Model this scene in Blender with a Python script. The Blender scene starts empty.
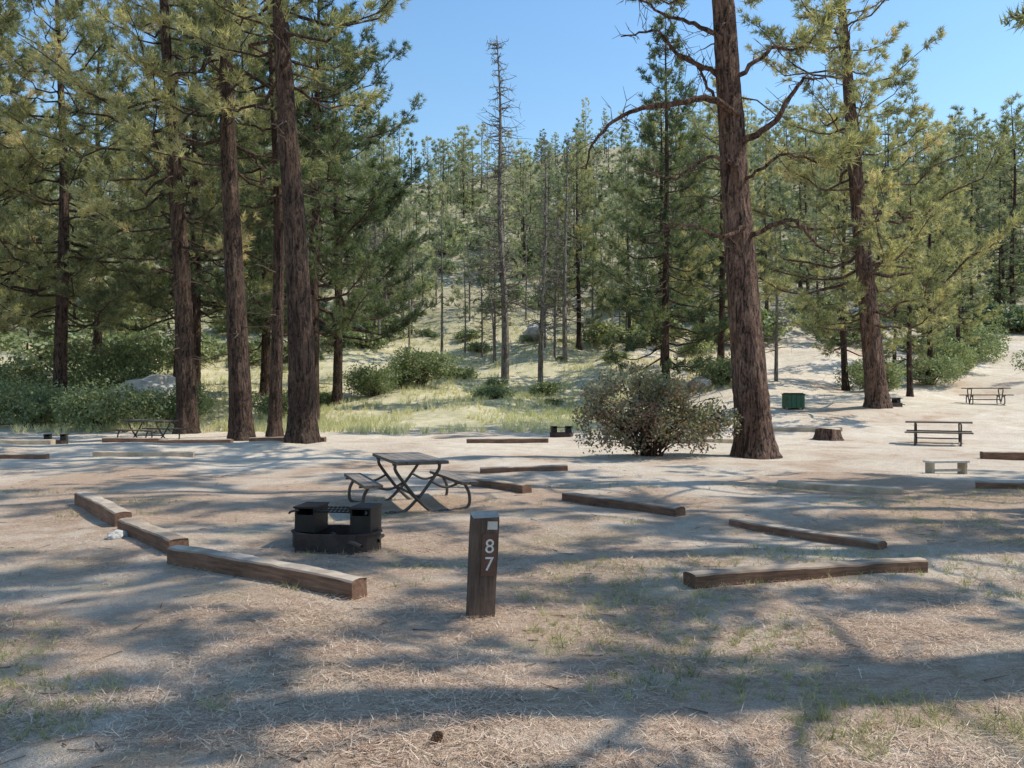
import bpy, math, random
import numpy as np
from mathutils import Vector, noise as mn
rng=np.random.default_rng(7); random.seed(7)
scene=bpy.context.scene

# ------------------------------------------------------------ helpers
def sm(a,b,x):
    t=np.clip((x-a)/(b-a),0,1); return t*t*(3-2*t)
def zt(x,y):
    x=np.asarray(x,float); y=np.asarray(y,float)
    t=np.clip(y-30,0,None)
    base=np.where(t<45,0.004*t*t,8.1+0.36*(t-45))
    rid=8.1+0.36*(200-45)
    hill=np.where(t>200,rid+ (t-200)*0.36*np.exp(-(t-200)/30)-np.clip(t-230,0,None)*0.12,base)
    hill=np.maximum(hill,np.where(t>200,10,0))
    far=sm(70,160,y)
    hill=hill*(1+far*(0.07*np.sin(x/37+1.0)+0.05*np.sin(x/17+y/40)))
    r=sm(5,12,x)*sm(27,38,y)*0.95
    und=0.025*np.sin(x*1.3+0.7*y)+0.02*np.sin(y*1.9-x*0.6+1)+0.012*np.sin(x*3.1+y*2.3)
    und=und+sm(30,50,y)*(0.25*np.sin(x*.35+y*.2)+0.15*np.sin(x*.8-y*.5))
    berm=0.18*np.exp(-((y-24.5-0.06*x)/1.6)**2)*sm(2,-3,x)
    return hill+r+und+berm
def Z(x,y): return float(zt(x,y))

def build(name,parts,mats,smooth_idx=(),link=True):
    V=[];LV=[];LS=[];MI=[];A=[];SM=[]
    off=0; loff=0
    for p in parts:
        v,f,mi,var=p
        v=np.asarray(v,np.float32); f=np.asarray(f,np.int64)
        if len(v)==0 or len(f)==0: continue
        V.append(v); k=f.shape[1]
        LV.append((f+off).ravel()); LS.append(loff+np.arange(len(f))*k)
        MI.append(np.full(len(f),mi)); SM.append(np.full(len(f),mi in smooth_idx))
        A.append(np.broadcast_to(np.asarray(var,np.float32),(len(v),)))
        off+=len(v); loff+=f.size
    V=np.concatenate(V);LV=np.concatenate(LV);LS=np.concatenate(LS);MI=np.concatenate(MI);A=np.concatenate(A);SM=np.concatenate(SM)
    me=bpy.data.meshes.new(name)
    me.vertices.add(len(V)); me.vertices.foreach_set('co',V.ravel())
    me.loops.add(len(LV)); me.loops.foreach_set('vertex_index',LV.astype(np.int32))
    me.polygons.add(len(LS)); me.polygons.foreach_set('loop_start',LS.astype(np.int32))
    me.polygons.foreach_set('material_index',MI.astype(np.int32))
    me.polygons.foreach_set('use_smooth',SM)
    at=me.attributes.new('var','FLOAT','POINT'); at.data.foreach_set('value',A.astype(np.float32))
    for m in mats: me.materials.append(m)
    me.update(calc_edges=True); me.validate()
    if not link: return me
    return inst(name,me)
def inst(name,me,loc=(0,0,0),rz=0,s=1,parent=None):
    o=bpy.data.objects.new(name,me); scene.collection.objects.link(o)
    o.location=loc; o.rotation_euler=(0,0,rz); o.scale=(s,s,s) if np.isscalar(s) else s
    if parent: o.parent=parent
    return o
def empty(name,loc=(0,0,0),rz=0):
    o=bpy.data.objects.new(name,None); scene.collection.objects.link(o); o.location=loc; o.rotation_euler=(0,0,rz); return o

def nrm(v): return v/np.maximum(np.linalg.norm(v,axis=-1,keepdims=True),1e-9)
def frame(T):
    ref=np.where(np.abs(T[:,2:3])>0.9,np.array([[1.,0,0]]),np.array([[0,0,1.]]))
    U=nrm(np.cross(T,ref)); W=np.cross(T,U); return U,W
def tube(P,R,k=8,cap=True,jit=0.0):
    P=np.asarray(P,float); n=len(P); R=np.broadcast_to(np.asarray(R,float),(n,))
    T=nrm(np.gradient(P,axis=0)); 
    ref=np.array([1.,0,0]) if abs(T.mean(0)[0])<0.8 else np.array([0,0,1.])
    U=nrm(np.cross(T,ref)); W=np.cross(T,U)
    a=np.arange(k)/k*2*np.pi
    r=R[:,None]*np.ones((1,k))
    V=P[:,None,:]+r[...,None]*(np.cos(a)[None,:,None]*U[:,None,:]+np.sin(a)[None,:,None]*W[:,None,:])
    V=V.reshape(-1,3)
    i=np.arange(n-1)[:,None]*k; j=np.arange(k)[None,:]; j2=(j+1)%k
    F=np.stack([i+j,i+j2,i+k+j2,i+k+j],-1).reshape(-1,4)
    return V,F
def sticks(P0,P1,r0,r1,k=3):
    P0=np.asarray(P0,float);P1=np.asarray(P1,float);N=len(P0)
    U,W=frame(nrm(P1-P0)); a=np.arange(k)/k*2*np.pi
    c=np.cos(a)[None,:,None];s=np.sin(a)[None,:,None]
    ring=c*U[:,None]+s*W[:,None]
    r0=np.broadcast_to(r0,(N,))[:,None,None]; r1=np.broadcast_to(r1,(N,))[:,None,None]
    V=np.concatenate([P0[:,None]+ring*r0,P1[:,None]+ring*r1],1).reshape(-1,3)
    b=np.arange(N)[:,None]*2*k; j=np.arange(k)[None]; j2=(j+1)%k
    F=np.stack([b+j,b+j2,b+k+j2,b+k+j],-1).reshape(-1,4)
    return V,F
def blades(P,D,m,length,width,spread,rg,var):
    N=len(P); 
    R=rg.normal(size=(N,m,3)); R=nrm(R)
    d=nrm(D[:,None,:]+R*spread)
    L=length*rg.uniform(.65,1.15,(N,m,1))
    side=nrm(np.cross(d,nrm(rg.normal(size=(N,m,3)))))
    B=P[:,None,:]+rg.normal(size=(N,m,3))*length*.12
    a=B-side*width/2; b=B+side*width/2; c=B+d*L
    V=np.stack([a,b,c],2).reshape(-1,3)
    F=np.arange(len(V)).reshape(-1,3)
    vv=np.repeat(np.repeat(var,m)+rg.uniform(-.12,.12,N*m),3)
    return V,F,np.clip(vv,0,1)
def box(cx,cy,cz,sx,sy,sz):
    V=np.array([[x,y,z] for z in(-.5,.5) for y in(-.5,.5) for x in(-.5,.5)])*[sx,sy,sz]+[cx,cy,cz]
    F=np.array([[0,2,3,1],[4,5,7,6],[0,1,5,4],[2,6,7,3],[0,4,6,2],[1,3,7,5]])
    return V,F
def curve(pts,n=10):
    P=np.array(pts,float); out=[]
    Q=np.vstack([2*P[0]-P[1],P,2*P[-1]-P[-2]])
    for i in range(1,len(Q)-2):
        for t in np.linspace(0,1,n,endpoint=False):
            p0,p1,p2,p3=Q[i-1],Q[i],Q[i+1],Q[i+2]
            out.append(.5*((2*p1)+(-p0+p2)*t+(2*p0-5*p1+4*p2-p3)*t*t+(-p0+3*p1-3*p2+p3)*t**3))
    out.append(P[-1]); return np.array(out)

# ------------------------------------------------------------ materials
def mat(name):
    m=bpy.data.materials.new(name); m.use_nodes=True
    nt=m.node_tree; nt.nodes.clear()
    out=nt.nodes.new('ShaderNodeOutputMaterial'); b=nt.nodes.new('ShaderNodeBsdfPrincipled')
    nt.links.new(b.outputs[0],out.inputs[0]); b.inputs['Roughness'].default_value=.85
    b.inputs['Specular IOR Level'].default_value=.25
    return m,nt,b,out
def ramp(nt,fac,stops,interp='LINEAR'):
    r=nt.nodes.new('ShaderNodeValToRGB'); r.color_ramp.interpolation=interp
    els=r.color_ramp.elements
    while len(els)<len(stops): els.new(.5)
    for e,(p,c) in zip(els,stops):
        e.position=p; e.color=(*c,1) if len(c)==3 else c
    nt.links.new(fac,r.inputs[0]); return r.outputs[0]
def mix(nt,f,a,b,mode='MIX'):
    n=nt.nodes.new('ShaderNodeMix'); n.data_type='RGBA'; n.blend_type=mode
    for s,v in ((0,f),(6,a),(7,b)):
        if isinstance(v,bpy.types.NodeSocket): nt.links.new(v,n.inputs[s])
        else: n.inputs[s].default_value=v if s==0 else (*v,1)
    return n.outputs[2]
def noise(nt,co,scale,detail=6,rough=.6,dist=0):
    n=nt.nodes.new('ShaderNodeTexNoise'); n.inputs['Scale'].default_value=scale
    n.inputs['Detail'].default_value=detail; n.inputs['Roughness'].default_value=rough; n.inputs['Distortion'].default_value=dist
    nt.links.new(co,n.inputs['Vector']); return n.outputs[0]
def coords(nt,sc=(1,1,1)):
    t=nt.nodes.new('ShaderNodeTexCoord'); mp=nt.nodes.new('ShaderNodeMapping'); mp.inputs['Scale'].default_value=sc
    nt.links.new(t.outputs['Object'],mp.inputs[0]); return mp.outputs[0]
def bump(nt,h,b,st=.5,d=.02):
    n=nt.nodes.new('ShaderNodeBump'); n.inputs['Strength'].default_value=st; n.inputs['Distance'].default_value=d
    nt.links.new(h,n.inputs['Height']); nt.links.new(n.outputs[0],b.inputs['Normal']); return n
def math_(nt,op,a,b=0.):
    n=nt.nodes.new('ShaderNodeMath'); n.operation=op
    for i,v in enumerate((a,b)):
        if isinstance(v,bpy.types.NodeSocket): nt.links.new(v,n.inputs[i])
        else: n.inputs[i].default_value=v
    return n.outputs[0]

def bark_mat(name,plate,plate2,furrow):
    m,nt,b,_=mat(name)
    fur=noise(nt,coords(nt,(1,1,.16)),9,4,.65,1.2)
    fur2=noise(nt,coords(nt,(1,1,.45)),17,4,.7,.6)
    fine=noise(nt,coords(nt,(1,1,.4)),45,3,.7)
    big=noise(nt,coords(nt),.9,2)
    pc=mix(nt,ramp(nt,big,[(.35,(0,0,0)),(.65,(1,1,1))]),plate,plate2)
    pc=mix(nt,.6,pc,ramp(nt,fine,[(.3,(.45,.42,.4)),(.72,(1.5,1.45,1.4))]),'MULTIPLY')
    f=math_(nt,'ADD',math_(nt,'MULTIPLY',fur,.6),math_(nt,'MULTIPLY',fur2,.4))
    col=mix(nt,ramp(nt,f,[(.42,(0,0,0)),(.52,(1,1,1))]),furrow,pc)
    nt.links.new(col,b.inputs['Base Color'])
    bump(nt,ramp(nt,f,[(.38,(0,0,0)),(.56,(1,1,1))]),b,1.,.06); b.inputs['Roughness'].default_value=.95
    return m
M_bark=bark_mat('bark_red_brown',(.16,.095,.07),(.23,.15,.12),(.03,.02,.016))
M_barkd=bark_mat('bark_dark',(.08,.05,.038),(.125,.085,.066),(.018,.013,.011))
M_barkg=bark_mat('bark_grey_dead',(.30,.26,.22),(.38,.34,.30),(.12,.10,.085))
m,nt,b,_=mat('twig_wood'); b.inputs['Base Color'].default_value=(.10,.072,.056,1); M_twig=m
m,nt,b,_=mat('twig_litter'); b.inputs['Base Color'].default_value=(.16,.11,.08,1); M_twl=m

def leaf_mat(name,stops,trans=.35,tint=.25,tr_mul=(1.35,1.35,.7)):
    m,nt,b,out=mat(name)
    at=nt.nodes.new('ShaderNodeAttribute'); at.attribute_name='var'
    f=at.outputs['Fac']
    if tint>0:
        oi=nt.nodes.new('ShaderNodeObjectInfo')
        f=math_(nt,'ADD',f,math_(nt,'MULTIPLY',math_(nt,'SUBTRACT',oi.outputs['Random'],.5),tint))
    col=ramp(nt,f,stops)
    nt.links.new(col,b.inputs['Base Color']); b.inputs['Roughness'].default_value=.5
    b.inputs['Specular IOR Level'].default_value=.4
    if trans>0:
        tr=nt.nodes.new('ShaderNodeBsdfTranslucent')
        g=mix(nt,1.0,col,tr_mul,'MULTIPLY'); nt.links.new(g,tr.inputs[0])
        ms=nt.nodes.new('ShaderNodeMixShader'); ms.inputs[0].default_value=trans
        nt.links.new(b.outputs[0],ms.inputs[1]); nt.links.new(tr.outputs[0],ms.inputs[2]); nt.links.new(ms.outputs[0],out.inputs[0])
    return m
M_need=leaf_mat('pine_needles',[(.0,(.11,.135,.075)),(.35,(.26,.28,.155)),(.72,(.47,.455,.265)),(1.,(.62,.50,.33))],.45,tr_mul=(1.35,1.3,.75))
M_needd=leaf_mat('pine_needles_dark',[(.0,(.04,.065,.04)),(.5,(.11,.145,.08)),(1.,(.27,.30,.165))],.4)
M_needf=leaf_mat('pine_needles_far',[(.0,(.16,.195,.13)),(.5,(.33,.355,.225)),(1.,(.52,.50,.33))],.42,.75,(1.25,1.25,.8))  # paler, slightly bluer than the near needles: distance haze put into the colour
M_shrub=leaf_mat('shrub_leaves',[(.0,(.10,.13,.065)),(.5,(.22,.27,.145)),(1.,(.42,.44,.28))])
M_manz=leaf_mat('manzanita_leaves',[(.0,(.12,.065,.05)),(.4,(.28,.17,.13)),(.6,(.17,.17,.11)),(1.,(.32,.31,.20))],.3)
M_grass=leaf_mat('dry_grass',[(.0,(.28,.32,.16)),(.5,(.56,.55,.33)),(1.,(.78,.71,.49))],.3,0)
M_lawn=leaf_mat('green_grass',[(.0,(.17,.20,.09)),(.5,(.36,.35,.18)),(1.,(.62,.53,.33))],.3,0)
M_lit=leaf_mat('needle_litter',[(.0,(.17,.09,.06)),(.5,(.52,.35,.235)),(1.,(.82,.65,.48))],0,0)

def wood_mat(name,dark,light,topc,tamt=.7,ax=0):
    m,nt,b,_=mat(name)
    s=[14,14,14]; s[ax]=1.0
    g=noise(nt,coords(nt,tuple(s)),3.,8,.7,.4)
    n2=noise(nt,coords(nt),4,5,.6)
    col=mix(nt,ramp(nt,g,[(.3,(0,0,0)),(.7,(1,1,1))]),dark,light)
    col=mix(nt,.6,col,ramp(nt,n2,[(.3,(.45,.45,.45)),(.7,(1.35,1.3,1.25))]),'MULTIPLY')
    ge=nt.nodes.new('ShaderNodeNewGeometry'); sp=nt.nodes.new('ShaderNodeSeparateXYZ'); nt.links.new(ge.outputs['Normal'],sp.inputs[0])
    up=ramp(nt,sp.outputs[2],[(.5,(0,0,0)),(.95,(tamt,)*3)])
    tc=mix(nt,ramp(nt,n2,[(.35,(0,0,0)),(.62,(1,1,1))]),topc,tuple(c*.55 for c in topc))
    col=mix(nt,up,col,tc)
    nt.links.new(col,b.inputs['Base Color']); bump(nt,math_(nt,'ADD',g,n2),b,.7,.015)
    return m
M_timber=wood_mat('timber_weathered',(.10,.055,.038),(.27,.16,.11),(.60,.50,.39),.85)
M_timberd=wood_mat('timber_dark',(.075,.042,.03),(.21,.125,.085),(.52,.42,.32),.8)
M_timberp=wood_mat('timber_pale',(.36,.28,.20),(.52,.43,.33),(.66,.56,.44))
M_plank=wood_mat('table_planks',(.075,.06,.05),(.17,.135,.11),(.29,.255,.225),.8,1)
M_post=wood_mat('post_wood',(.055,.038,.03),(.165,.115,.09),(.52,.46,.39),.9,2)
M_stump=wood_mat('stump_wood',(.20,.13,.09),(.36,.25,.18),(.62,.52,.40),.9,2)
def flat(name,c,r=.6,metal=0,nz=.4,sc=12):
    m,nt,b,_=mat(name); n=noise(nt,coords(nt),sc,6,.65)
    col=mix(nt,nz,c,ramp(nt,n,[(.3,(.3,.3,.3)),(.7,(1.6,1.55,1.5))]),'MULTIPLY')
    nt.links.new(col,b.inputs['Base Color']); b.inputs['Roughness'].default_value=r; b.inputs['Metallic'].default_value=metal
    bump(nt,n,b,.3,.004); return m
M_steel=flat('black_steel',(.022,.02,.02),.5)
M_rust=flat('rusty_steel',(.05,.036,.032),.75,0,.7,7)
M_tube=flat('steel_tube',(.08,.07,.065),.45,.4)
M_concr=flat('pale_concrete',(.52,.49,.44),.9)
M_white=flat('white_paint',(.62,.60,.56),.7,0,.5,40)
M_brownp=flat('brown_plaque',(.11,.06,.045),.5)
M_green=flat('green_paint',(.03,.10,.06),.5)
M_rock=flat('granite',(.46,.44,.41),.9,0,.6,3)
M_cone=flat('pine_cone_scales',(.18,.10,.06),.8)
M_ash=flat('ash',(.22,.21,.2),.95)

# ground material
m,nt,b,_=mat('forest_floor'); co=coords(nt)
geo=nt.nodes.new('ShaderNodeSeparateXYZ'); nt.links.new(co,geo.inputs[0])
X,Y=geo.outputs[0],geo.outputs[1]
big=noise(nt,co,.22,3,.55,.5); med=noise(nt,co,1.1,5,.65,.6); fine=noise(nt,co,16,5,.8); vf=noise(nt,co,85,2,.8)
streak=noise(nt,coords(nt,(1,3.2,1)),5,4,.7,1.5)
sand=mix(nt,ramp(nt,med,[(.35,(0,0,0)),(.65,(1,1,1))]),(.68,.56,.435),(.88,.78,.65))
lit=mix(nt,ramp(nt,fine,[(.3,(0,0,0)),(.7,(1,1,1))]),(.34,.205,.14),(.66,.475,.34))
lit=mix(nt,ramp(nt,streak,[(.4,(0,0,0)),(.7,(.7,.7,.7))]),lit,(.74,.58,.44))
def mr(sock,a,b_,c,d):
    n=nt.nodes.new('ShaderNodeMapRange'); n.interpolation_type='SMOOTHSTEP'
    for i,v in enumerate((a,b_,c,d)): n.inputs[i+1].default_value=v
    nt.links.new(sock,n.inputs[0]); return n.outputs[0]
bias=mr(Y,8,27,.045,-.06)
mm=math_(nt,'ADD',math_(nt,'ADD',math_(nt,'MULTIPLY',big,.5),math_(nt,'MULTIPLY',med,.4)),math_(nt,'MULTIPLY',fine,.16))
mm=math_(nt,'ADD',mm,bias)
mask=ramp(nt,mm,[(.49,(0,0,0)),(.58,(1,1,1))])
col=mix(nt,mask,sand,lit)
gm=noise(nt,coords(nt,(1,1.6,1)),.55,5,.7,.4)
gmask=math_(nt,'MULTIPLY',ramp(nt,gm,[(.52,(0,0,0)),(.64,(.45,.45,.45))]),mr(Y,13,10,0,1))
col=mix(nt,gmask,col,mix(nt,fine,(.26,.23,.11),(.50,.43,.26)))
mead=mix(nt,ramp(nt,med,[(.35,(0,0,0)),(.65,(1,1,1))]),(.46,.45,.26),(.76,.67,.47))
mmask=math_(nt,'ADD',mr(Y,33,37,0,1),math_(nt,'MULTIPLY',math_(nt,'SUBTRACT',med,.5),.8))
mmask=math_(nt,'MULTIPLY',mmask,mr(X,7,11,1,.15))
cl=nt.nodes.new('ShaderNodeClamp'); nt.links.new(mmask,cl.inputs[0])
col=mix(nt,cl.outputs[0],col,mead)
hillc=mix(nt,ramp(nt,med,[(.4,(0,0,0)),(.6,(1,1,1))]),(.24,.225,.13),(.46,.41,.28))
col=mix(nt,mr(Y,60,85,0,.9),col,hillc)
col=mix(nt,.65,col,ramp(nt,vf,[(.3,(.5,.48,.46)),(.7,(1.3,1.3,1.3))]),'MULTIPLY')
nt.links.new(col,b.inputs['Base Color']); b.inputs['Roughness'].default_value=.95; b.inputs['Specular IOR Level'].default_value=.1
bump(nt,math_(nt,'ADD',math_(nt,'MULTIPLY',fine,1.2),math_(nt,'MULTIPLY',vf,.4)),b,.9,.06)
M_ground=m

# ------------------------------------------------------------ ground
n=420
u=np.linspace(-5.6,5.6,n); gx=7*np.sinh(u)
v=np.linspace(-3.2,6.0,n); gy=6+7*np.sinh(v)
GX,GY=np.meshgrid(gx,gy); GZ=zt(GX,GY)
V=np.stack([GX,GY,GZ],-1).reshape(-1,3)
i=np.arange(n-1)[:,None]*n; j=np.arange(n-1)[None]
F=np.stack([i+j,i+j+1,i+n+j+1,i+n+j],-1).reshape(-1,4)
g=build('ground',[(V,F,0,0)],[M_ground],smooth_idx=(0,))

# ------------------------------------------------------------ trees
def pine(name,seed,H,r0,c0,R,lean=(0,0),nl=70,sub=11,tufts=5,m=13,bl=.30,bw=.034,mats=None,dead=10,detail=True,extra=(),shape=.75,gap=.0,top_r=.15,droop=.0,link=False):
    rg=np.random.default_rng(seed); parts=[]
    nr=110 if detail else 14; k=24 if detail else 6
    z=np.concatenate([np.linspace(-.4,2,nr//5),np.linspace(2.1,H,nr-nr//5)]); t=np.clip(z/H,0,1)
    wx=rg.normal()*.12; wy=rg.normal()*.12
    def axis(zz):
        tt=np.clip(np.asarray(zz)/H,0,1)
        return np.stack([lean[0]*tt+wx*np.sin(tt*7+seed)-wx*np.sin(seed),lean[1]*tt+wy*np.sin(tt*6),np.asarray(zz,float)],-1)
    rad=r0*(.86*(1-t)**.8+.02)+r0*.32*np.exp(-np.clip(z,0,None)/.45)
    a=np.arange(k)/k*2*np.pi; P=axis(z)
    rr=rad[:,None]*np.ones((1,k))
    if detail:
        for q in range(4):
            ph=rg.uniform(0,6.28); f=[2,3,5,7][q]
            rr*=1+[.03,.03,.025,.03][q]*np.sin(f*a[None]+ph+z[:,None]*.3*np.sin(q))
        rr*=1+.10*np.exp(-np.clip(z,0,None)/.35)[:,None]*np.sin(5*a[None]+seed)
        rr*=1+rg.normal(size=rr.shape)*.022
    Vt=np.stack([P[:,None,0]+rr*np.cos(a),P[:,None,1]+rr*np.sin(a),np.broadcast_to(P[:,None,2],rr.shape)],-1).reshape(-1,3)
    i=np.arange(len(z)-1)[:,None]*k; j=np.arange(k)[None]; j2=(j+1)%k
    parts.append((Vt,np.stack([i+j,i+j2,i+k+j2,i+k+j],-1).reshape(-1,4),0,.5))
    TP=[];TD=[];TV=[];S0=[];S1=[];SR=[]
    def foliate(path,L,var,dens=1.):
        ns=max(3,int(sub*dens*(.5+L/4)))
        for q in range(ns):
            s=rg.uniform(.36,1.)**.8 if q>0 else 1.
            idx=s*(len(path)-1); i0=min(int(idx),len(path)-2); p=path[i0]*(1-(idx-i0))+path[i0+1]*(idx-i0)
            d=nrm(path[i0+1]-path[i0])
            side=nrm(np.cross(d,[0,0,1.]))*(1 if q%2 else -1)
            ang=rg.uniform(.4,1.1)
            dd=nrm(d*math.cos(ang)+side*math.sin(ang)+np.array([0,0,rg.uniform(-.25,.45)]))
            if q==0: dd=d
            l=(.22*L*(1.25-s)+.25)*rg.uniform(.6,1.2)
            e=p+dd*l+np.array([0,0,.12*l]); S0.append(p);S1.append(e);SR.append(.007+.006*l)
            nt_=max(2,int(tufts*(.5+l*.6)))
            vv=var+rg.normal()*.12
            for w in range(nt_):
                f=1-(w/nt_)*.7
                td=nrm(dd+rg.normal(size=3)*.5+np.array([0,0,.25]))
                pp=p+(e-p)*f+rg.normal(size=3)*.06
                off=td*rg.uniform(0,.2)*min(1,l)
                TP.append(pp+off);TD.append(td);TV.append(vv+rg.normal()*.07)
    ga=rg.uniform(0,6.28)
    nwh=nl
    for q in range(nwh):
        t=(q+rg.uniform(0,1))/nwh; zz=c0+(H-c0)*t*.985
        ga+=2.4+rg.normal()*.5
        if rg.uniform()<gap: continue
        prof=(min(1,.55+t*2.0))*(1-t)**shape+top_r*(1-t)+.05
        L=R*prof*rg.uniform(.5,1.15)
        up=-.12+.75*t+rg.normal()*.14-droop
        d=np.array([math.cos(ga),math.sin(ga),0])
        s=np.linspace(0,1,7)
        p0=axis(zz)
        bend=rg.normal()*.15; sd=np.array([-d[1],d[0],0])
        path=p0+d*L*s[:,None]+sd*(L*bend*s**2)[:,None]+np.array([0,0,1.])*(L*(up*s+.22*s**2.5-.12*np.sin(s*3.1)))[:,None]
        path[1:]+=rg.normal(size=(6,3))*.035*L*np.array([1,1,.7])
        br=(.018+.013*L)*(1-.3*t)
        if not detail: br*=1.2
        if not detail and q%2: path_=path[::2]; parts.append((*tube(path_,br*(1-s[::2]*.82),3),0,.4))
        else: parts.append((*tube(path,br*(1-s*.82),5 if detail else 3),0,.4))
        foliate(path,L,.40+rg.normal()*.17+.1*t)
    for q in range(dead):
        zz=rg.uniform(max(1.5,c0*.25),c0+(H-c0)*.3); az=rg.uniform(0,6.28); L=rg.uniform(.4,2.4)
        d=np.array([math.cos(az),math.sin(az),rg.uniform(-.35,.15)]); s=np.linspace(0,1,6)
        path=axis(zz)+d*L*s[:,None]+rg.normal(size=(6,3))*.06*L*s[:,None]+np.array([0,0,-.15])*L*(s**2)[:,None]
        parts.append((*tube(path,.03*(1-s*.8),5),1,.3))
        for w in range(int(L*2.5)):
            i0=rg.integers(2,6); S0.append(path[i0]); S1.append(path[i0]+rg.normal(size=3)*.25*np.array([1,1,.8])); SR.append(.008)
    for (pts,rad0,kind) in extra:
        c=curve(pts,6); s=np.linspace(0,1,len(c)); c=c+rg.normal(size=c.shape)*.03
        c[0]=axis(pts[0][2])
        parts.append((*tube(c,rad0*(1-s*.8),7),0,.3))
        L=np.linalg.norm(np.diff(c,axis=0),axis=1).sum()
        if kind==1: foliate(c,L*.8,.5,1.8)
        for w in range(int(L*7)):
            i0=rg.integers(len(c)//4,len(c)); l=rg.uniform(.15,.9)
            dd=nrm(rg.normal(size=3)+np.array([0,0,-.1])); mid=c[i0]+dd*l*.5; S0.append(c[i0]);S1.append(mid);SR.append(.018)
            for w2 in range(2): S0.append(mid);S1.append(mid+nrm(dd+rg.normal(size=3)*.6)*l*.5);SR.append(.011)
    if S0:
        SR_=np.array(SR); parts.append((*sticks(S0,S1,SR_,SR_*.4),1,.3))
    if TP:
        parts.append((*(lambda r:(r[0],r[1],2,r[2]))(blades(np.array(TP),np.array(TD),m,bl,bw,.85,rg,np.array(TV))),))
    return build(name,parts,mats or [M_bark,M_twig,M_need],smooth_idx=(),link=link)

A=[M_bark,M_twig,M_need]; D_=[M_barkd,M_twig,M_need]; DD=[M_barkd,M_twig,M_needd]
def place(me,x,y,rz=0,s=1,nm='pine_tree',parent=None):
    return inst(nm,me,(x,y,Z(x,y)-.02),rz,s,parent)

ex=[([(-.35,0,9.1),(-1.2,-.2,9.5),(-2.3,-.4,9.3),(-3.4,-.3,9.1),(-4.2,-.3,8.5),(-4.6,-.3,7.6)],.11,0),
    ([(-.4,0,9.6),(-1.0,.3,10.4),(-2.0,.2,10.8),(-2.6,0,11.4),(-3.6,0,11.2)],.09,0),
    ([(-.3,0,8.4),(.5,-.3,9.0),(1.1,-.3,9.9),(1.8,-.2,10.1)],.10,0),
    ([(-.2,0,5.9),(.9,-.4,6.2),(1.5,-.4,5.6),(2.2,-.3,5.2)],.075,0),
    ([(-.2,0,6.2),(-1.,-.4,5.8),(-2.0,-.5,6.1),(-2.9,-.4,5.8)],.07,0),
    ([(-.4,0,10.2),(.5,.2,11),(1.4,.3,11.1),(2.2,.2,12)],.07,1),
    ([(-.4,0,10.8),(-1.4,.2,11.6),(-2.4,.3,12.0),(-3.6,.2,12.8)],.08,0),
    ([(-.4,0,9.0),(-1.1,.4,9.9),(-1.5,.5,10.8),(-2.4,.5,11.2)],.06,0),
    ([(-.3,0,7.7),(-1.3,-.4,7.9),(-2.2,-.6,7.3),(-3.1,-.5,7.5)],.06,0),
    ([(-.25,0,7.4),(.6,-.5,7.9),(1.6,-.6,7.7),(2.6,-.5,8.2)],.05,1)]
place(pine('pine_big',11,25,.55,12.8,4.6,(-1.6,.5),60,11,5,mats=A,dead=12,extra=ex),6.5,21.4)
place(pine('pine_b',12,25,.52,3.4,5.8,(-2.2,0),96,12,5,mats=A,dead=14,gap=.12),16.4,36)
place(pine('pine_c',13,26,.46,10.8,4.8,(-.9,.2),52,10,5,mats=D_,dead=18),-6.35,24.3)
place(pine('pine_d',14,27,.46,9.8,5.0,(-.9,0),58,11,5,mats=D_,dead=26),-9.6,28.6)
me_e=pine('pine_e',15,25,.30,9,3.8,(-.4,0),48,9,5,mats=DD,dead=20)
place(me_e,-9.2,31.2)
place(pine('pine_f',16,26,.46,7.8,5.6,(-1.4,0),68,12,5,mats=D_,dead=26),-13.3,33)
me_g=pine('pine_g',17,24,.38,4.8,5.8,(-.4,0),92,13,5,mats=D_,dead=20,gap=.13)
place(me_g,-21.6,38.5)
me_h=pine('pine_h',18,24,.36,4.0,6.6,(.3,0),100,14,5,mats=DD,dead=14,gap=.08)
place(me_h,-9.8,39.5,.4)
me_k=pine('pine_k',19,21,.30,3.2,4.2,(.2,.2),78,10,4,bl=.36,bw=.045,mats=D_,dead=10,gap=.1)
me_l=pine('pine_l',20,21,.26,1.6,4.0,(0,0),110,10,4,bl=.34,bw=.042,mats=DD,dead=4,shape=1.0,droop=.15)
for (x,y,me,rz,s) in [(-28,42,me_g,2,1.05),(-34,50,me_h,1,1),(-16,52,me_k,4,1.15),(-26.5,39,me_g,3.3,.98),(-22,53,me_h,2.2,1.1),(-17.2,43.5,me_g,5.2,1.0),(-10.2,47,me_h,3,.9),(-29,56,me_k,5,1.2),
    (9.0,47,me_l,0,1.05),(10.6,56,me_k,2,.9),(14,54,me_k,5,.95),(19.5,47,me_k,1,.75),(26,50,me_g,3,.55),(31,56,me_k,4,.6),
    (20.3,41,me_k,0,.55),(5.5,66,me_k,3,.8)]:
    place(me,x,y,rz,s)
# tall pines standing to the right of the frame; they shade the campsite
me_s1=pine('pine_s1',31,24,.5,9.5,3.8,(0,0),46,9,5,m=13,bl=.34,bw=.045,mats=A,dead=14,gap=.2)
me_s2=pine('pine_s2',32,18,.36,5,3.6,(0,0),46,9,5,m=13,bl=.32,bw=.04,mats=A,dead=14,gap=.2)
for (x,y,me,rz,s) in [(9.6,5.4,me_s1,0,.95),(16.5,12.8,me_s2,2,1.1),(11.6,9.3,me_s1,3,.95),(7.0,2.4,me_s2,4,.65),(21.5,16,me_s2,1,1.15),(12.6,15.6,me_s1,1.5,1.1)]:
    place(me,x,y,rz,s)

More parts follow.
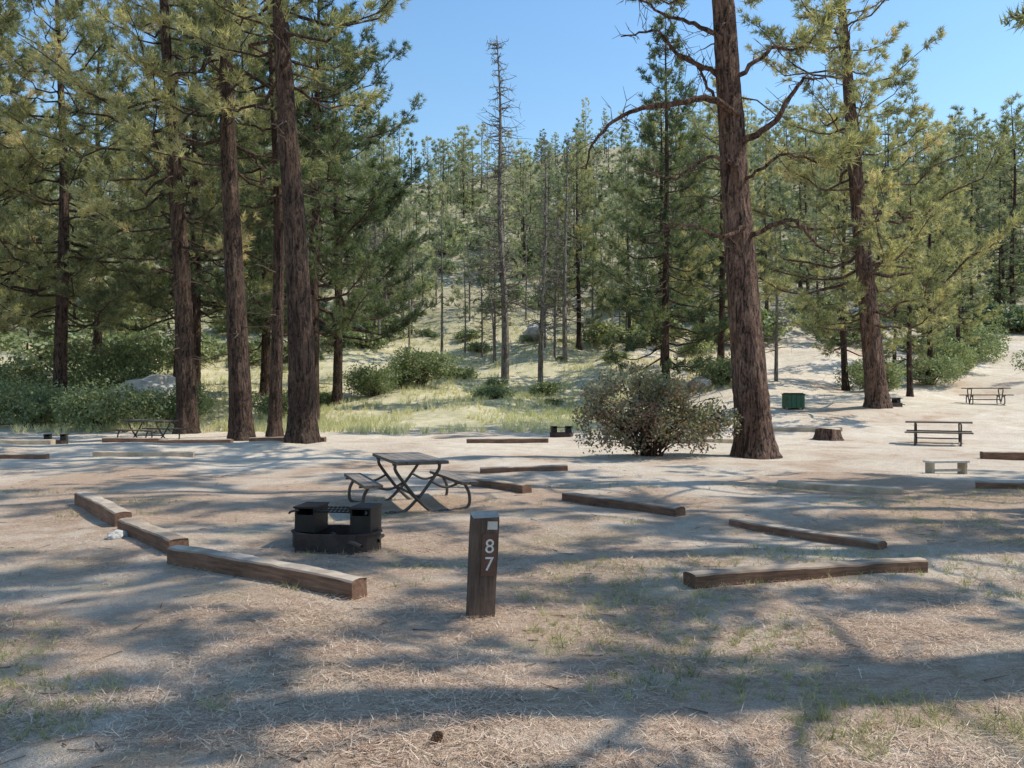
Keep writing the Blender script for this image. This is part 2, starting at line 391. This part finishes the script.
def snag(seed,H,r0,nl,R):
    rg=np.random.default_rng(seed); z=np.linspace(-.3,H,30)
    P=np.stack([-.55*(z/H)+.1*np.sin(z*.4),.1*np.cos(z*.3),z],-1); parts=[(*tube(P,r0*(1-.9*np.clip(z/H,0,1)),9),0,.5)]
    S0=[];S1=[];SR=[]
    for q in range(nl):
        zz=rg.uniform(H*.18,H*.98); az=rg.uniform(0,6.28); L=R*(1.1-zz/H)*rg.uniform(.4,1.1)+.3
        s=np.linspace(0,1,5); d=np.array([math.cos(az),math.sin(az),rg.uniform(-.3,.35)])
        p0=np.array([-.55*zz/H+.1*math.sin(zz*.4),.1*math.cos(zz*.3),zz])
        path=p0+d*L*s[:,None]+rg.normal(size=(5,3))*.05*L*s[:,None]
        parts.append((*tube(path,(.028+.012*L)*(1-s*.7),4),0,.4))
        for w in range(5):
            i0=rg.integers(1,5);S0.append(path[i0]);S1.append(path[i0]+rg.normal(size=3)*.28*max(.5,L));SR.append(.018)
    SR=np.array(SR); parts.append((*sticks(S0,S1,SR,SR*.5),0,.4))
    return build('snag',parts,[M_barkg],link=False)
me_sn=snag(5,24.5,.30,190,3.2); me_sn2=snag(6,17,.2,80,2.0)
place(me_sn,-.5,57,0,1,'dead_pine_tree'); place(me_sn2,2.0,54,2,1,'dead_pine_tree'); place(me_sn2,4.0,62,4,1.05,'dead_pine_tree'); place(me_sn2,15.5,47,1,.6,'dead_pine_tree')

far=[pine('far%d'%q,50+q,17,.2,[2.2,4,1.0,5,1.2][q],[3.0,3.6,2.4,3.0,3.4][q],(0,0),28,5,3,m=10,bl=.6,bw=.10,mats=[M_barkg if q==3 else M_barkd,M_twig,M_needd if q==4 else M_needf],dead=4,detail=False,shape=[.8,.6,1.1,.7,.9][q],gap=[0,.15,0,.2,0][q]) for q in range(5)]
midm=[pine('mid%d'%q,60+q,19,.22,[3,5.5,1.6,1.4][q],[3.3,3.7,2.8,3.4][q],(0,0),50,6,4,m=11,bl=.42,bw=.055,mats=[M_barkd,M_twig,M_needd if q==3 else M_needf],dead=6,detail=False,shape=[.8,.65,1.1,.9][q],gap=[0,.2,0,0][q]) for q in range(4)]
forest=empty('distant_pine_forest')
pts=[]
def ok(x,y,md):
    return all((x-a)**2+(y-b_)**2>md*md for a,b_ in pts)
tries=0
while len(pts)<680 and tries<40000:
    tries+=1
    y=54+180*rng.uniform()**.85; x=rng.uniform(-.74,.74)*y
    if y<78 and -18<x<9: continue
    if y<66 and x<-10: continue
    if y<86 and -4<x<8 and rng.uniform()<.5: continue
    if y<66 and x>8 and rng.uniform()<.4: continue
    cl_=mn.noise(Vector((x*.06,y*.06,7)))
    if rng.uniform()>.75+1.3*cl_: continue
    if not ok(x,y,2.3): continue
    pts.append((x,y))
    q=rng.integers(8); q=[0,1,2,3,4,0,1,2][q]
    me=midm[q%4] if y<95 else far[q]
    s=rng.uniform(.4,1.08)*(.85 if (-.12<x/y<.2 and y>75) else 1)
    inst('forest_pine',me,(x,y,Z(x,y)-.1),rng.uniform(0,6.28),(s*rng.uniform(.9,1.25),s*rng.uniform(.9,1.25),s*rng.uniform(.85,1.15)),forest)
stem=empty('thin_pine_stand')
for q in range(40):
    y=rng.uniform(62,82); x=rng.uniform(-17,12)
    s=rng.uniform(.5,.92); inst('thin_pine',far[3] if q%3 else me_sn2,(x,y,Z(x,y)-.1),rng.uniform(0,6.28),(s*.75,s*.75,s*1.0),stem)

# ------------------------------------------------------------ shrubs
def shrub(name,seed,rx,ry,h,nlf,leaf,mt,stems=14,bl=None,lump=7,dens=.35,stemr=.02,smat=None,cent=None):
    rg=np.random.default_rng(seed); parts=[]
    if cent is None:
        C=np.stack([np.clip(rg.normal(size=lump),-1.5,1.5)*rx*.42,np.clip(rg.normal(size=lump),-1.5,1.5)*ry*.42,h*rg.uniform(.3,.72,lump)],-1)
    else: C=np.array(cent,float); lump=len(C)
    R=rg.uniform(.3,.5,lump)*min(rx,ry,h*1.1)
    S0=[];S1=[];SR=[]
    TP=[];TV=[]
    for c,r in zip(C,R):
        nn=nlf//lump
        d=nrm(rg.normal(size=(nn,3))); rad=r*rg.uniform(dens,1.3,(nn,1))**.6
        p=c+d*rad*np.array([1.15,1.15,.9]); 
        nz=np.array([mn.noise(Vector(q*2.4)) for q in p]); keep=(nz>-.12+.12*rg.normal(size=nn))&(p[:,2]>.05)
        p=p[keep]; TP.append(p); TV.append(.45+.3*nz[keep]+rg.normal(size=len(p))*.14+rg.normal()*.12)
        for w in range(stems//lump+2):
            b0=np.array([rg.normal()*.08*rx,rg.normal()*.08*ry,0]); e=c+rg.normal(size=3)*r*.6; e[2]=max(e[2],.3)
            s=np.linspace(0,1,6)[:,None]; mid=b0*(1-s)+e*s+rg.normal(size=(6,3))*.05*s+np.array([0,0,.25])*np.sin(s*3.1)
            parts.append((*tube(mid,stemr*(1-s[:,0]*.75),5),1,.4))
            for t_ in range(4):
                i0=rg.integers(2,6); S0.append(mid[i0]); S1.append(mid[i0]+nrm(rg.normal(size=3)+[0,0,.6])*r*.9); SR.append(stemr*.3)
    P=np.concatenate(TP); va=np.concatenate(TV)
    SR=np.array(SR); parts.append((*sticks(S0,S1,SR,SR*.4),1,.4))
    d=nrm(rg.normal(size=P.shape)+np.array([0,0,.4])); sd=nrm(np.cross(d,rg.normal(size=P.shape))); L=leaf*rg.uniform(.6,1.3,(len(P),1)); w=L*.3
    Vq=np.stack([P,P+d*L*.5+sd*w,P+d*L,P+d*L*.5-sd*w],1).reshape(-1,3)
    parts.append((Vq,np.arange(len(Vq)).reshape(-1,4),0,np.repeat(np.clip(va,0,1),4)))
    return build(name,parts,[mt,smat or M_twig],link=False)
cz=[(-1.45,0,1.15),(-1.25,.3,1.65),(-.6,0,1.85),(0,.2,1.75),(.4,-.2,1.5),(.9,.1,1.6),(1.35,0,1.1),(1.8,.1,.9),(-.9,-.4,.9),(-.2,-.5,1.0),(.5,-.5,.8),(-.1,.4,1.2),(1.1,-.4,.6),(-1.3,-.2,.6),(0,-.2,.5),(.9,.4,.9),(-.5,.5,.6)]
sh_m=shrub('manzanita',3,1.6,1.4,2.1,20000,.09,M_manz,34,stemr=.024,dens=.15,smat=M_barkd,cent=cz)
place(sh_m,3.6,21.0,0,1.0,'manzanita_bush')
sh1=shrub('sh1',4,1.6,1.5,2.0,12000,.11,M_shrub,lump=11)
sh2=shrub('sh2',5,1.9,1.5,1.5,12000,.11,M_shrub,lump=12)
sh3=shrub('sh3',6,1.4,1.4,1.4,2400,.21,M_shrub,lump=8)
for (x,y,me,rz,s) in [(-17.4,34.5,sh2,0,1.25),(-15.2,36.5,sh1,1,1.),(-23,46,sh1,2,1.9),(-21.5,36.,sh2,3,1.3),(-21.2,43.5,sh1,1.4,1.3),(-5.8,51,sh1,4,1.3),(-8.3,49,sh2,5,1.2),(-27,44,sh1,.5,1.5),(-24.5,38,sh1,1.5,1.2),(-12.,41,sh2,1,.9)]:
    place(me,x,y,rz,s,'shrub')
for (x,y,s) in [(20.5,46,1.2),(29,52,1.4),(34,60,1.6),(8,46,1),(12.5,47,1.1),(32,47,1.2),(25,48,1.1)]:
    place(sh2,x,y,x,s,'shrub')
under=empty('hillside_undergrowth')
for q in range(460):
    y=62+120*rng.uniform()**1.2; x=rng.uniform(-.7,.7)*y
    if y<76 and -12<x<6: continue
    s=rng.uniform(.6,1.9); inst('undergrowth_shrub',sh3,(x,y,Z(x,y)-.1),rng.uniform(0,6.28),(s*1.2,s*1.2,s),under)
for q in range(24):
    y=rng.uniform(44,74); x=rng.uniform(-17,8); s=rng.uniform(.25,.7)
    inst('undergrowth_shrub',sh3,(x,y,Z(x,y)-.1),rng.uniform(0,6.28),(s*1.4,s*1.4,s),under)

# ------------------------------------------------------------ grass / litter
def scatter_blades(name,P,m,ln,w,spread,mt,var,seed=1,up=1.):
    rg=np.random.default_rng(seed); D=np.zeros_like(P); D[:,2]=up
    v,f,a=blades(P,D,m,ln,w,spread,rg,var)
    v[:,2]=np.maximum(v[:,2],zt(v[:,0],v[:,1])-.01)
    return build(name,[(v,f,0,a)],[mt])
nm=12000
y=33+47*rng.uniform(size=nm)**1.15; x=rng.uniform(-.62,.30,nm)*y
nz=np.array([mn.noise(Vector((a*.16,b_*.16,3.)))+.5*mn.noise(Vector((a*.6,b_*.6,1.))) for a,b_ in zip(x,y)])
k=(nz>-.22)&~((x>9)&(y<45)); x=x[k];y=y[k];nz=nz[k]
scatter_blades('meadow_grass',np.stack([x,y,zt(x,y)],-1),8,.36,.03,.45,M_grass,np.clip(.62-.6*nz+rng.normal(size=len(x))*.12,0,1),2)
nn=12000
y=2.6+12*rng.uniform(size=nn)**1.3; x=rng.uniform(-.72,.72,nn)*y
nz=np.array([mn.noise(Vector((a*.45,b_*.6,9.)))+.6*mn.noise(Vector((a*1.7,b_*1.9,4.))) for a,b_ in zip(x,y)])
g1=np.exp(-((x-.6)/1.)**2-((y-6.1)/.7)**2)*.6+sm(.5,2.5,x)*.16
k=(nz+g1>.33); x=x[k];y=y[k];nz=nz[k]
scatter_blades('campsite_grass',np.stack([x,y,zt(x,y)-.005],-1),8,.08,.005,.9,M_lawn,np.clip(.62-.4*nz+rng.normal(size=len(x))*.2,0,1),3)
nn=170000
y=2.3+10.5*rng.uniform(size=nn)**1.25; x=rng.uniform(-.75,.75,nn)*y
nz=np.array([mn.noise(Vector((a*.5,b_*.8,2.)))+.7*mn.noise(Vector((a*2.2,b_*2.5,5.))) for a,b_ in zip(x,y)])
k=nz+rng.normal(size=nn)*.20>-.02; x=x[k];y=y[k]; nn=len(x)
az=rng.uniform(0,6.28,nn); L=rng.uniform(.05,.14,nn); tilt=rng.normal(size=nn)*.12
P=np.stack([x,y,zt(x,y)+.006+rng.uniform(0,.014,nn)],-1)
d=np.stack([np.cos(az),np.sin(az),np.abs(tilt)],-1); sd=np.stack([-np.sin(az),np.cos(az),np.zeros(nn)],-1)*rng.uniform(.0012,.0028,nn)[:,None]
Vv=np.stack([P-sd,P+sd,P+d*L[:,None]],1).reshape(-1,3)
build('pine_needle_litter',[(Vv,np.arange(len(Vv)).reshape(-1,3),0,np.repeat(rng.uniform(0,1,nn),3))],[M_lit])
nn=260; y=3.4+14*rng.uniform(size=nn)**1.3; x=rng.uniform(-.72,.72,nn)*y; az=rng.uniform(0,6.28,nn); L=rng.uniform(.04,.2,nn)
P0=np.stack([x,y,zt(x,y)+.006],-1); x1=x+np.cos(az)*L; y1=y+np.sin(az)*L; P1=np.stack([x1,y1,zt(x1,y1)+.010],-1)
build('fallen_twigs',[(*sticks(P0,P1,rng.uniform(.002,.005,nn),.002,5),0,.4)],[M_twl])
def rock(seed,sx,sy,sz,sub=3):
    import bmesh
    bm=bmesh.new(); bmesh.ops.create_icosphere(bm,subdivisions=sub,radius=1)
    for v in bm.verts:
        c=v.co; k=1+.35*mn.noise(c*1.1+Vector((seed,0,0)))+.12*mn.noise(c*3+Vector((seed,4,0)))+.04*mn.noise(c*8)
        v.co=Vector((c.x*k*sx,c.y*k*sy,c.z*k*sz))
    me=bpy.data.meshes.new('rock'); bm.to_mesh(me); bm.free(); me.materials.append(M_rock); return me
rk=[rock(1,1.,.8,.6,4),rock(7,1.2,.8,.7,4),rock(13,.9,.9,.5,4)]
for (x,y,s,r_) in [(-18.6,41.5,1.7,1),(10.9,46.5,.75,2),(12.3,47.5,.55,0),(7.4,47,.4,0),(-16.3,40,.8,0),(2,70,1.2,1)]:
    inst('boulder',rk[r_],(x,y,Z(x,y)+.4*s),x,s)
gr=empty('scattered_stones')
for q in range(90):
    y=3.+20*rng.uniform()**1.3; x=rng.uniform(-.72,.72)*y; s=rng.uniform(.004,.013)
    inst('stone_chip',rk[q%3],(x,y,Z(x,y)+s*.1),q,s,gr)
inst('stone',rk[0],(-4.35,8.9,Z(-4.35,8.9)+.02),1,.11)

def cone_mesh():
    parts=[]; 
    for q in range(70):
        t=q/70; z=t*.10; r=.032*math.sin(math.pi*(.12+.85*t)); a=q*2.4
        d=np.array([math.cos(a),math.sin(a),.25]); s=np.array([-math.sin(a),math.cos(a),0])
        c=np.array([0,0,z]); P=np.array([c-s*.004,c+s*.004,c+d*r+s*.009,c+d*r*1.25+[0,0,.004],c+d*r-s*.009])
        parts.append((P,np.array([[0,1,2,4]]),0,.5)); parts.append((P,np.array([[4,2,3]]),0,.5))
    parts.append((*tube([[0,0,0],[0,0,.05],[0,0,.1]],[.01,.015,.005],6),0,.5))
    return build('pine_cone',parts,[M_cone],link=False)
cm=cone_mesh()
o=inst('pine_cone',cm,(-.36,3.62,Z(-.36,3.62)+.02),1,.7); o.rotation_euler=(1.5,0,2.5)

# ------------------------------------------------------------ timbers
def timber(x0,y0,x1,y1,h=.19,w=.2,mt=None,seed=0,name='timber_border'):
    rg=np.random.default_rng(seed+200); L=math.hypot(x1-x0,y1-y0); nx=max(8,int(L/.06)); 
    c=.014; hw=w/2
    prof=[(-hw,-.08),(-hw,h-c*1.3),(-hw+c,h-c*.3),(-hw+3*c,h),(0,h+.004),(hw-3*c,h),(hw-c,h-c*.3),(hw,h-c*1.3),(hw,-.08)]
    k=len(prof); V=[]
    sag=rg.normal()*.006
    for i in range(nx+1):
        xx=L*i/nx
        for (a,b_) in prof:
            q=Vector((xx*2.5+seed,a*6,b_*6)); nz=mn.noise(q)*.011+mn.noise(q*3.2)*.007
            e=.012 if (i in(0,nx)) else 0
            V.append((xx-L/2+(rg.normal()*.004 if i in(0,nx) else 0),a*(1-e*3)+nz,b_*(1-e)+nz*.8+sag*math.sin(3.14*i/nx)))
    V=np.array(V); F=[]
    for i in range(nx):
        for j in range(k-1): F.append([i*k+j,(i+1)*k+j,(i+1)*k+j+1,i*k+j+1])
    parts=[(V,np.array(F),0,.5)]
    for e,fl in ((0,1),(nx,0)):
        P=V[[e*k+j for j in range(k)]]
        parts.append((P.copy(),np.array([list(range(k))[::(1 if fl else -1)]]),0,.5))
    me=build(name,parts,[mt or M_timber],link=False)
    o=inst(name,me,((x0+x1)/2,(y0+y1)/2,0)); 
    z0,z1=Z(x0,y0),Z(x1,y1); o.location.z=(z0+z1)/2
    o.rotation_euler=(0,-math.atan2(z1-z0,L),math.atan2(y1-y0,x1-x0)); return o
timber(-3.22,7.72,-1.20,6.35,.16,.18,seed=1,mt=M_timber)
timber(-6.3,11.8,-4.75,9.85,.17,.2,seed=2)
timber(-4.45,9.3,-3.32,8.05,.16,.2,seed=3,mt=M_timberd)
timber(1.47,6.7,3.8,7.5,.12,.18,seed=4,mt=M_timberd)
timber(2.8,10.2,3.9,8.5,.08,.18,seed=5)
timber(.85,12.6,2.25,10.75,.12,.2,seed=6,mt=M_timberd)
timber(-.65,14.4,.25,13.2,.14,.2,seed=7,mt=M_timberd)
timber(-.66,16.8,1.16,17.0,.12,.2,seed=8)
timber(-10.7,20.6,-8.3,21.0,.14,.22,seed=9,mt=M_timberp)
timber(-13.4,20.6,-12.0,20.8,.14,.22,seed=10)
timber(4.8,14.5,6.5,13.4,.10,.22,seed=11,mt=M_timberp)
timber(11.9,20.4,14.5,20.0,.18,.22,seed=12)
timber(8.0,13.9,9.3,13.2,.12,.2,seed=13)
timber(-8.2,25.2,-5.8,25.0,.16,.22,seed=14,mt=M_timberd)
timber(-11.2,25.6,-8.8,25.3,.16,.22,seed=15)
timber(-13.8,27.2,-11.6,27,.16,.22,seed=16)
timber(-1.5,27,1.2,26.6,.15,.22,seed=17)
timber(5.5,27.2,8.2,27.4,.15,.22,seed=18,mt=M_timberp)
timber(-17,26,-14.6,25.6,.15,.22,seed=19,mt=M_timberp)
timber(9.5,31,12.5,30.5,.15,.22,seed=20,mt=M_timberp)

# ------------------------------------------------------------ picnic tables
def picnic_table():
    parts=[]; L=1.85
    def plank(cx,w,z,t,seed):
        rg=np.random.default_rng(seed); V,F=box(cx,rg.normal()*.008,z,w,L+rg.normal()*.01,t); return (V,F,0,.5)
    for i in range(5): parts.append(plank(-.30+.15*i,.142,.745,.042,i))
    for sx in(-1,1):
        for i in range(2): parts.append(plank(sx*(.62+.132*i),.125,.44,.042,10+i))
    for ye in (-.62,.62):
        T=lambda pts,r=.024,n=6:(*tube(curve(pts,n),r,8),1,.5)
        parts.append(T([(-.33,ye,.70),(-.31,ye,.6),(-.12,ye,.34),(.0,ye,.2),(.20,ye,.03),(.4,ye,.025)]))
        parts.append(T([(.33,ye+.05,.70),(.31,ye+.05,.6),(.12,ye+.05,.34),(.0,ye+.05,.2),(-.20,ye+.05,.03),(-.4,ye+.05,.025)]))
        parts.append((*box(0,ye+.025,.708,.72,.05,.03),1,.5))
        for s in(-1,1):
            parts.append(T([(s*.35,ye+.025,.025),(s*.62,ye+.025,.03),(s*.76,ye+.025,.08),(s*.77,ye+.025,.25),(s*.70,ye+.025,.40)]))
            parts.append((*box(s*.69,ye+.025,.406,.28,.05,.025),1,.5))
            parts.append(T([(s*.2,ye+.025,.45),(s*.4,ye+.025,.36),(s*.58,ye+.025,.395)],.018))
    parts.append((*tube([(0,-.62,.235),(0,0,.235),(0,.67,.235)],.02,8),1,.5))
    return build('picnic_table',parts,[M_plank,M_tube],link=False)
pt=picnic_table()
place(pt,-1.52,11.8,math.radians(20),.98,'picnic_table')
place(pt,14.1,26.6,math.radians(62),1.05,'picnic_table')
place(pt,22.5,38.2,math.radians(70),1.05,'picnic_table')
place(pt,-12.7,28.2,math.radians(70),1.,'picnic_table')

# ------------------------------------------------------------ fire pit with grill
def fire_ring(base_mat,plate_mat):
    parts=[]
    a=np.linspace(0,2*np.pi,17)[:-1]+math.pi/16
    def ring(r,z,sx=1.,sy=.72): return np.stack([np.cos(a)*r*sx,np.sin(a)*r*sy,np.full(16,z)],-1)
    V=np.concatenate([ring(.47,-.05),ring(.47,.17),ring(.485,.17),ring(.485,.19),ring(.44,.19),ring(.44,.0)])
    F=[]
    for q in range(5):
        for j in range(16): F.append([q*16+j,q*16+(j+1)%16,(q+1)*16+(j+1)%16,(q+1)*16+j])
    parts.append((V,np.array(F),0,.5))
    disc=np.concatenate([ring(.44,.06),[[0,0,.1]]]); parts.append((disc,np.array([[j,(j+1)%16,16] for j in range(16)]),2,.5))
    parts.append((*box(0,-.352,.10,.62,.02,.20),0,.5))
    for s in(-1,1):
        parts.append((*box(s*.40,.05,.30,.02,.36,.26),1,.5))
        parts.append((*box(s*.20,.05,.30,.02,.36,.26),1,.5))
        parts.append((*box(s*.30,.235,.30,.22,.015,.26),1,.5))
        parts.append((*box(s*.30,-.12,.27,.18,.015,.18),1,.5))
        parts.append((*box(s*.30,.05,.438,.24,.40,.018),1,.5))
        parts.append((*tube(curve([(s*.36,-.14,.41),(s*.40,-.24,.41),(s*.40,-.29,.40)],4),.012,6),1,.5))
    for q in range(9):
        x=-.18+.045*q; parts.append((*tube([(x,-.15,.405),(x,.0,.405),(x,.22,.405)],.006,5),1,.5))
    for y_ in(-.14,.03,.21): parts.append((*tube([(-.2,y_,.397),(0,y_,.397),(.2,y_,.397)],.008,5),1,.5))
    rg=np.random.default_rng(3)
    for q in range(6):
        p=rg.normal(size=2)*.14; an=rg.uniform(0,3.1); l=.16
        parts.append((*tube([(p[0]-l*math.cos(an),p[1]-l*math.sin(an)*.6,.10),(p[0],p[1],.13),(p[0]+l*math.cos(an),p[1]+l*math.sin(an)*.6,.12)],.022,7),3,.5))
    return build('fire_ring_grill',parts,[base_mat,plate_mat,M_ash,M_twig],link=False)
fr=fire_ring(M_rust,M_steel)
place(fr,-1.88,8.65,math.radians(-8),1.02,'fire_ring_grill')
place(fr,1.9,31,.1,.95,'fire_ring_grill'); place(fr,-15.2,26.8,.3,.8,'fire_ring_grill'); place(fr,17.2,36.4,.3,.9,'fire_ring_grill')
# low bench on the right
parts=[(*box(0,-.07,.27,.86,.13,.04),0,.5),(*box(0,.08,.27,.84,.13,.04),0,.5),(*box(0,.0,.09,.66,.05,.05),0,.5)]
for s in(-1,1): parts+= [(*box(s*.36,0,.12,.05,.24,.26),1,.5)]
place(build('low_bench',parts,[M_concr,M_timberp],link=False),8.95,16.6,.12,1.,'low_bench')
# stump
zz=np.linspace(-.1,.40,9); a=np.arange(26)/26*6.2832; rg=np.random.default_rng(9)
rr=(.44-.12*np.clip(zz,0,1)[:,None]+.10*np.exp(-np.clip(zz,0,1)/.1)[:,None])*(1+.06*np.sin(3*a+1)+.04*np.sin(7*a)+rg.normal(size=26)*.015)
Vs=np.stack([rr*np.cos(a),rr*np.sin(a),zz[:,None]+0*rr+.02*np.sin(a*2)*(zz[:,None]>.35)],-1).reshape(-1,3)
Fs=np.array([[i*26+j,i*26+(j+1)%26,(i+1)*26+(j+1)%26,(i+1)*26+j] for i in range(8) for j in range(26)])
top=Vs[-26:]; Vc=np.vstack([top,top.mean(0)[None]-[0,0,.01]])
place(build('tree_stump',[(Vs,Fs,0,.5),(Vc,np.array([[j,(j+1)%26,26] for j in range(26)]),1,.5)],[M_bark,M_stump],link=False),11.2,28.5,0,1.05,'tree_stump')

# ------------------------------------------------------------ site marker post
post=empty('campsite_number_post',(-.235,5.98,Z(-.235,5.98))); post.rotation_euler=(math.radians(1),math.radians(2.5),math.radians(14))
import bmesh
bm=bmesh.new(); w,dp,h=.205,.13,.76
vs=[]
lv=np.linspace(-.1,h-.03,26)
for z in lv:
    row=[]
    nseg=6
    per=[(-w/2+w*i/nseg,-dp/2) for i in range(nseg)]+[(w/2,-dp/2+dp*i/4) for i in range(4)]+[(w/2-w*i/nseg,dp/2) for i in range(nseg)]+[(-w/2,dp/2-dp*i/4) for i in range(4)]
    for (x,y) in per:
        zz=z
        if z==lv[-1]: zz=h-.03+.03*(y/dp+.5)+.012*(x/w)
        q=Vector((x*9,y*9,z*2.5)); nz=mn.noise(q)*.006+mn.noise(q*4)*.0025
        cx=abs(x)>w/2-.001 and abs(y)>dp/2-.001
        f=.96 if cx else 1
        row.append(bm.verts.new(((x*f+nz)*(1-.03*z),y*f+(nz if y>-dp/2+.01 else nz*.25),zz)))
    vs.append(row)
for a_,b_ in zip(vs[:-1],vs[1:]):
    for j in range(len(a_)): bm.faces.new((a_[j],a_[(j+1)%len(a_)],b_[(j+1)%len(a_)],b_[j]))
bm.faces.new(vs[-1]); me=bpy.data.meshes.new('post_body'); bm.to_mesh(me); bm.free(); me.materials.append(M_post)
inst('post_body',me,parent=post)
me=build('number_plaque',[(*box(.03,-dp/2-.006,.46,.115,.006,.31),0,.5)],[M_brownp],link=False); inst('number_plaque',me,parent=post)
me=build('site_tag',[(*box(.045,-dp/2-.006,.675,.075,.004,.06),0,.5)],[M_concr],link=False); inst('site_tag',me,parent=post)
for ch,z in (('8',.475),('7',.345)):
    cu=bpy.data.curves.new('numeral_'+ch,'FONT'); cu.body=ch; cu.size=.145; cu.extrude=.0012; cu.align_x='CENTER'
    cu.materials.append(M_white)
    o=bpy.data.objects.new('numeral_'+ch,cu); scene.collection.objects.link(o); o.parent=post
    o.location=(.03,-dp/2-.0108,z); o.rotation_euler=(math.pi/2,0,0)

# ------------------------------------------------------------ dumpster
def bin_mesh():
    parts=[(*box(0,0,.5,1.0,.8,.78),0,.5),(*box(0,-.02,.915,1.06,.88,.05),1,.5),(*box(0,0,.96,.9,.7,.05),1,.5)]
    for s in(-1,1):
        parts.append((*box(s*.42,-.3,.06,.08,.08,.12),1,.5)); parts.append((*box(s*.42,.3,.06,.08,.08,.12),1,.5))
        parts.append((*box(s*.525,0,.6,.05,.5,.08),0,.5))
    for x in(-.3,0,.3): parts.append((*box(x,-.412,.5,.05,.025,.74),0,.5))
    return build('b',parts,[M_green,M_steel],link=False)
place(bin_mesh(),12.8,36.6,.15,.78,'trash_dumpster')

# ------------------------------------------------------------ light, sky, camera
az=math.atan2(.985,.12); el=math.radians(51)
w=bpy.data.worlds.new('World'); scene.world=w; w.use_nodes=True; nt=w.node_tree
bg=nt.nodes['Background']; sky=nt.nodes.new('ShaderNodeTexSky'); sky.sky_type='NISHITA'; sky.sun_disc=False
sky.sun_elevation=el; sky.sun_rotation=az; sky.altitude=300; sky.air_density=1.6; sky.dust_density=.3; sky.ozone_density=3.5
hs=nt.nodes.new('ShaderNodeHueSaturation'); hs.inputs['Saturation'].default_value=1.15; hs.inputs['Value'].default_value=1.25
nt.links.new(sky.outputs[0],hs.inputs['Color']); nt.links.new(hs.outputs[0],bg.inputs[0]); bg.inputs[1].default_value=.15
sl=bpy.data.lights.new('sun','SUN'); sl.energy=5; sl.angle=math.radians(.45); sl.color=(1,.94,.82)
so=bpy.data.objects.new('sun',sl); scene.collection.objects.link(so)
dv=Vector((math.sin(az)*math.cos(el),math.cos(az)*math.cos(el),math.sin(el)))
so.rotation_euler=dv.to_track_quat('Z','Y').to_euler(); so.location=(40,20,40)
cam=bpy.data.cameras.new('camera'); co=bpy.data.objects.new('camera',cam); scene.collection.objects.link(co)
co.location=(0,0,1.6+Z(0,0)); co.rotation_euler=(math.radians(90.78),0,0); cam.lens=28.27; cam.sensor_width=36; cam.clip_end=6000; cam.clip_start=.05
scene.camera=co
scene.view_settings.view_transform='Standard'; scene.view_settings.look='None'; scene.view_settings.exposure=0
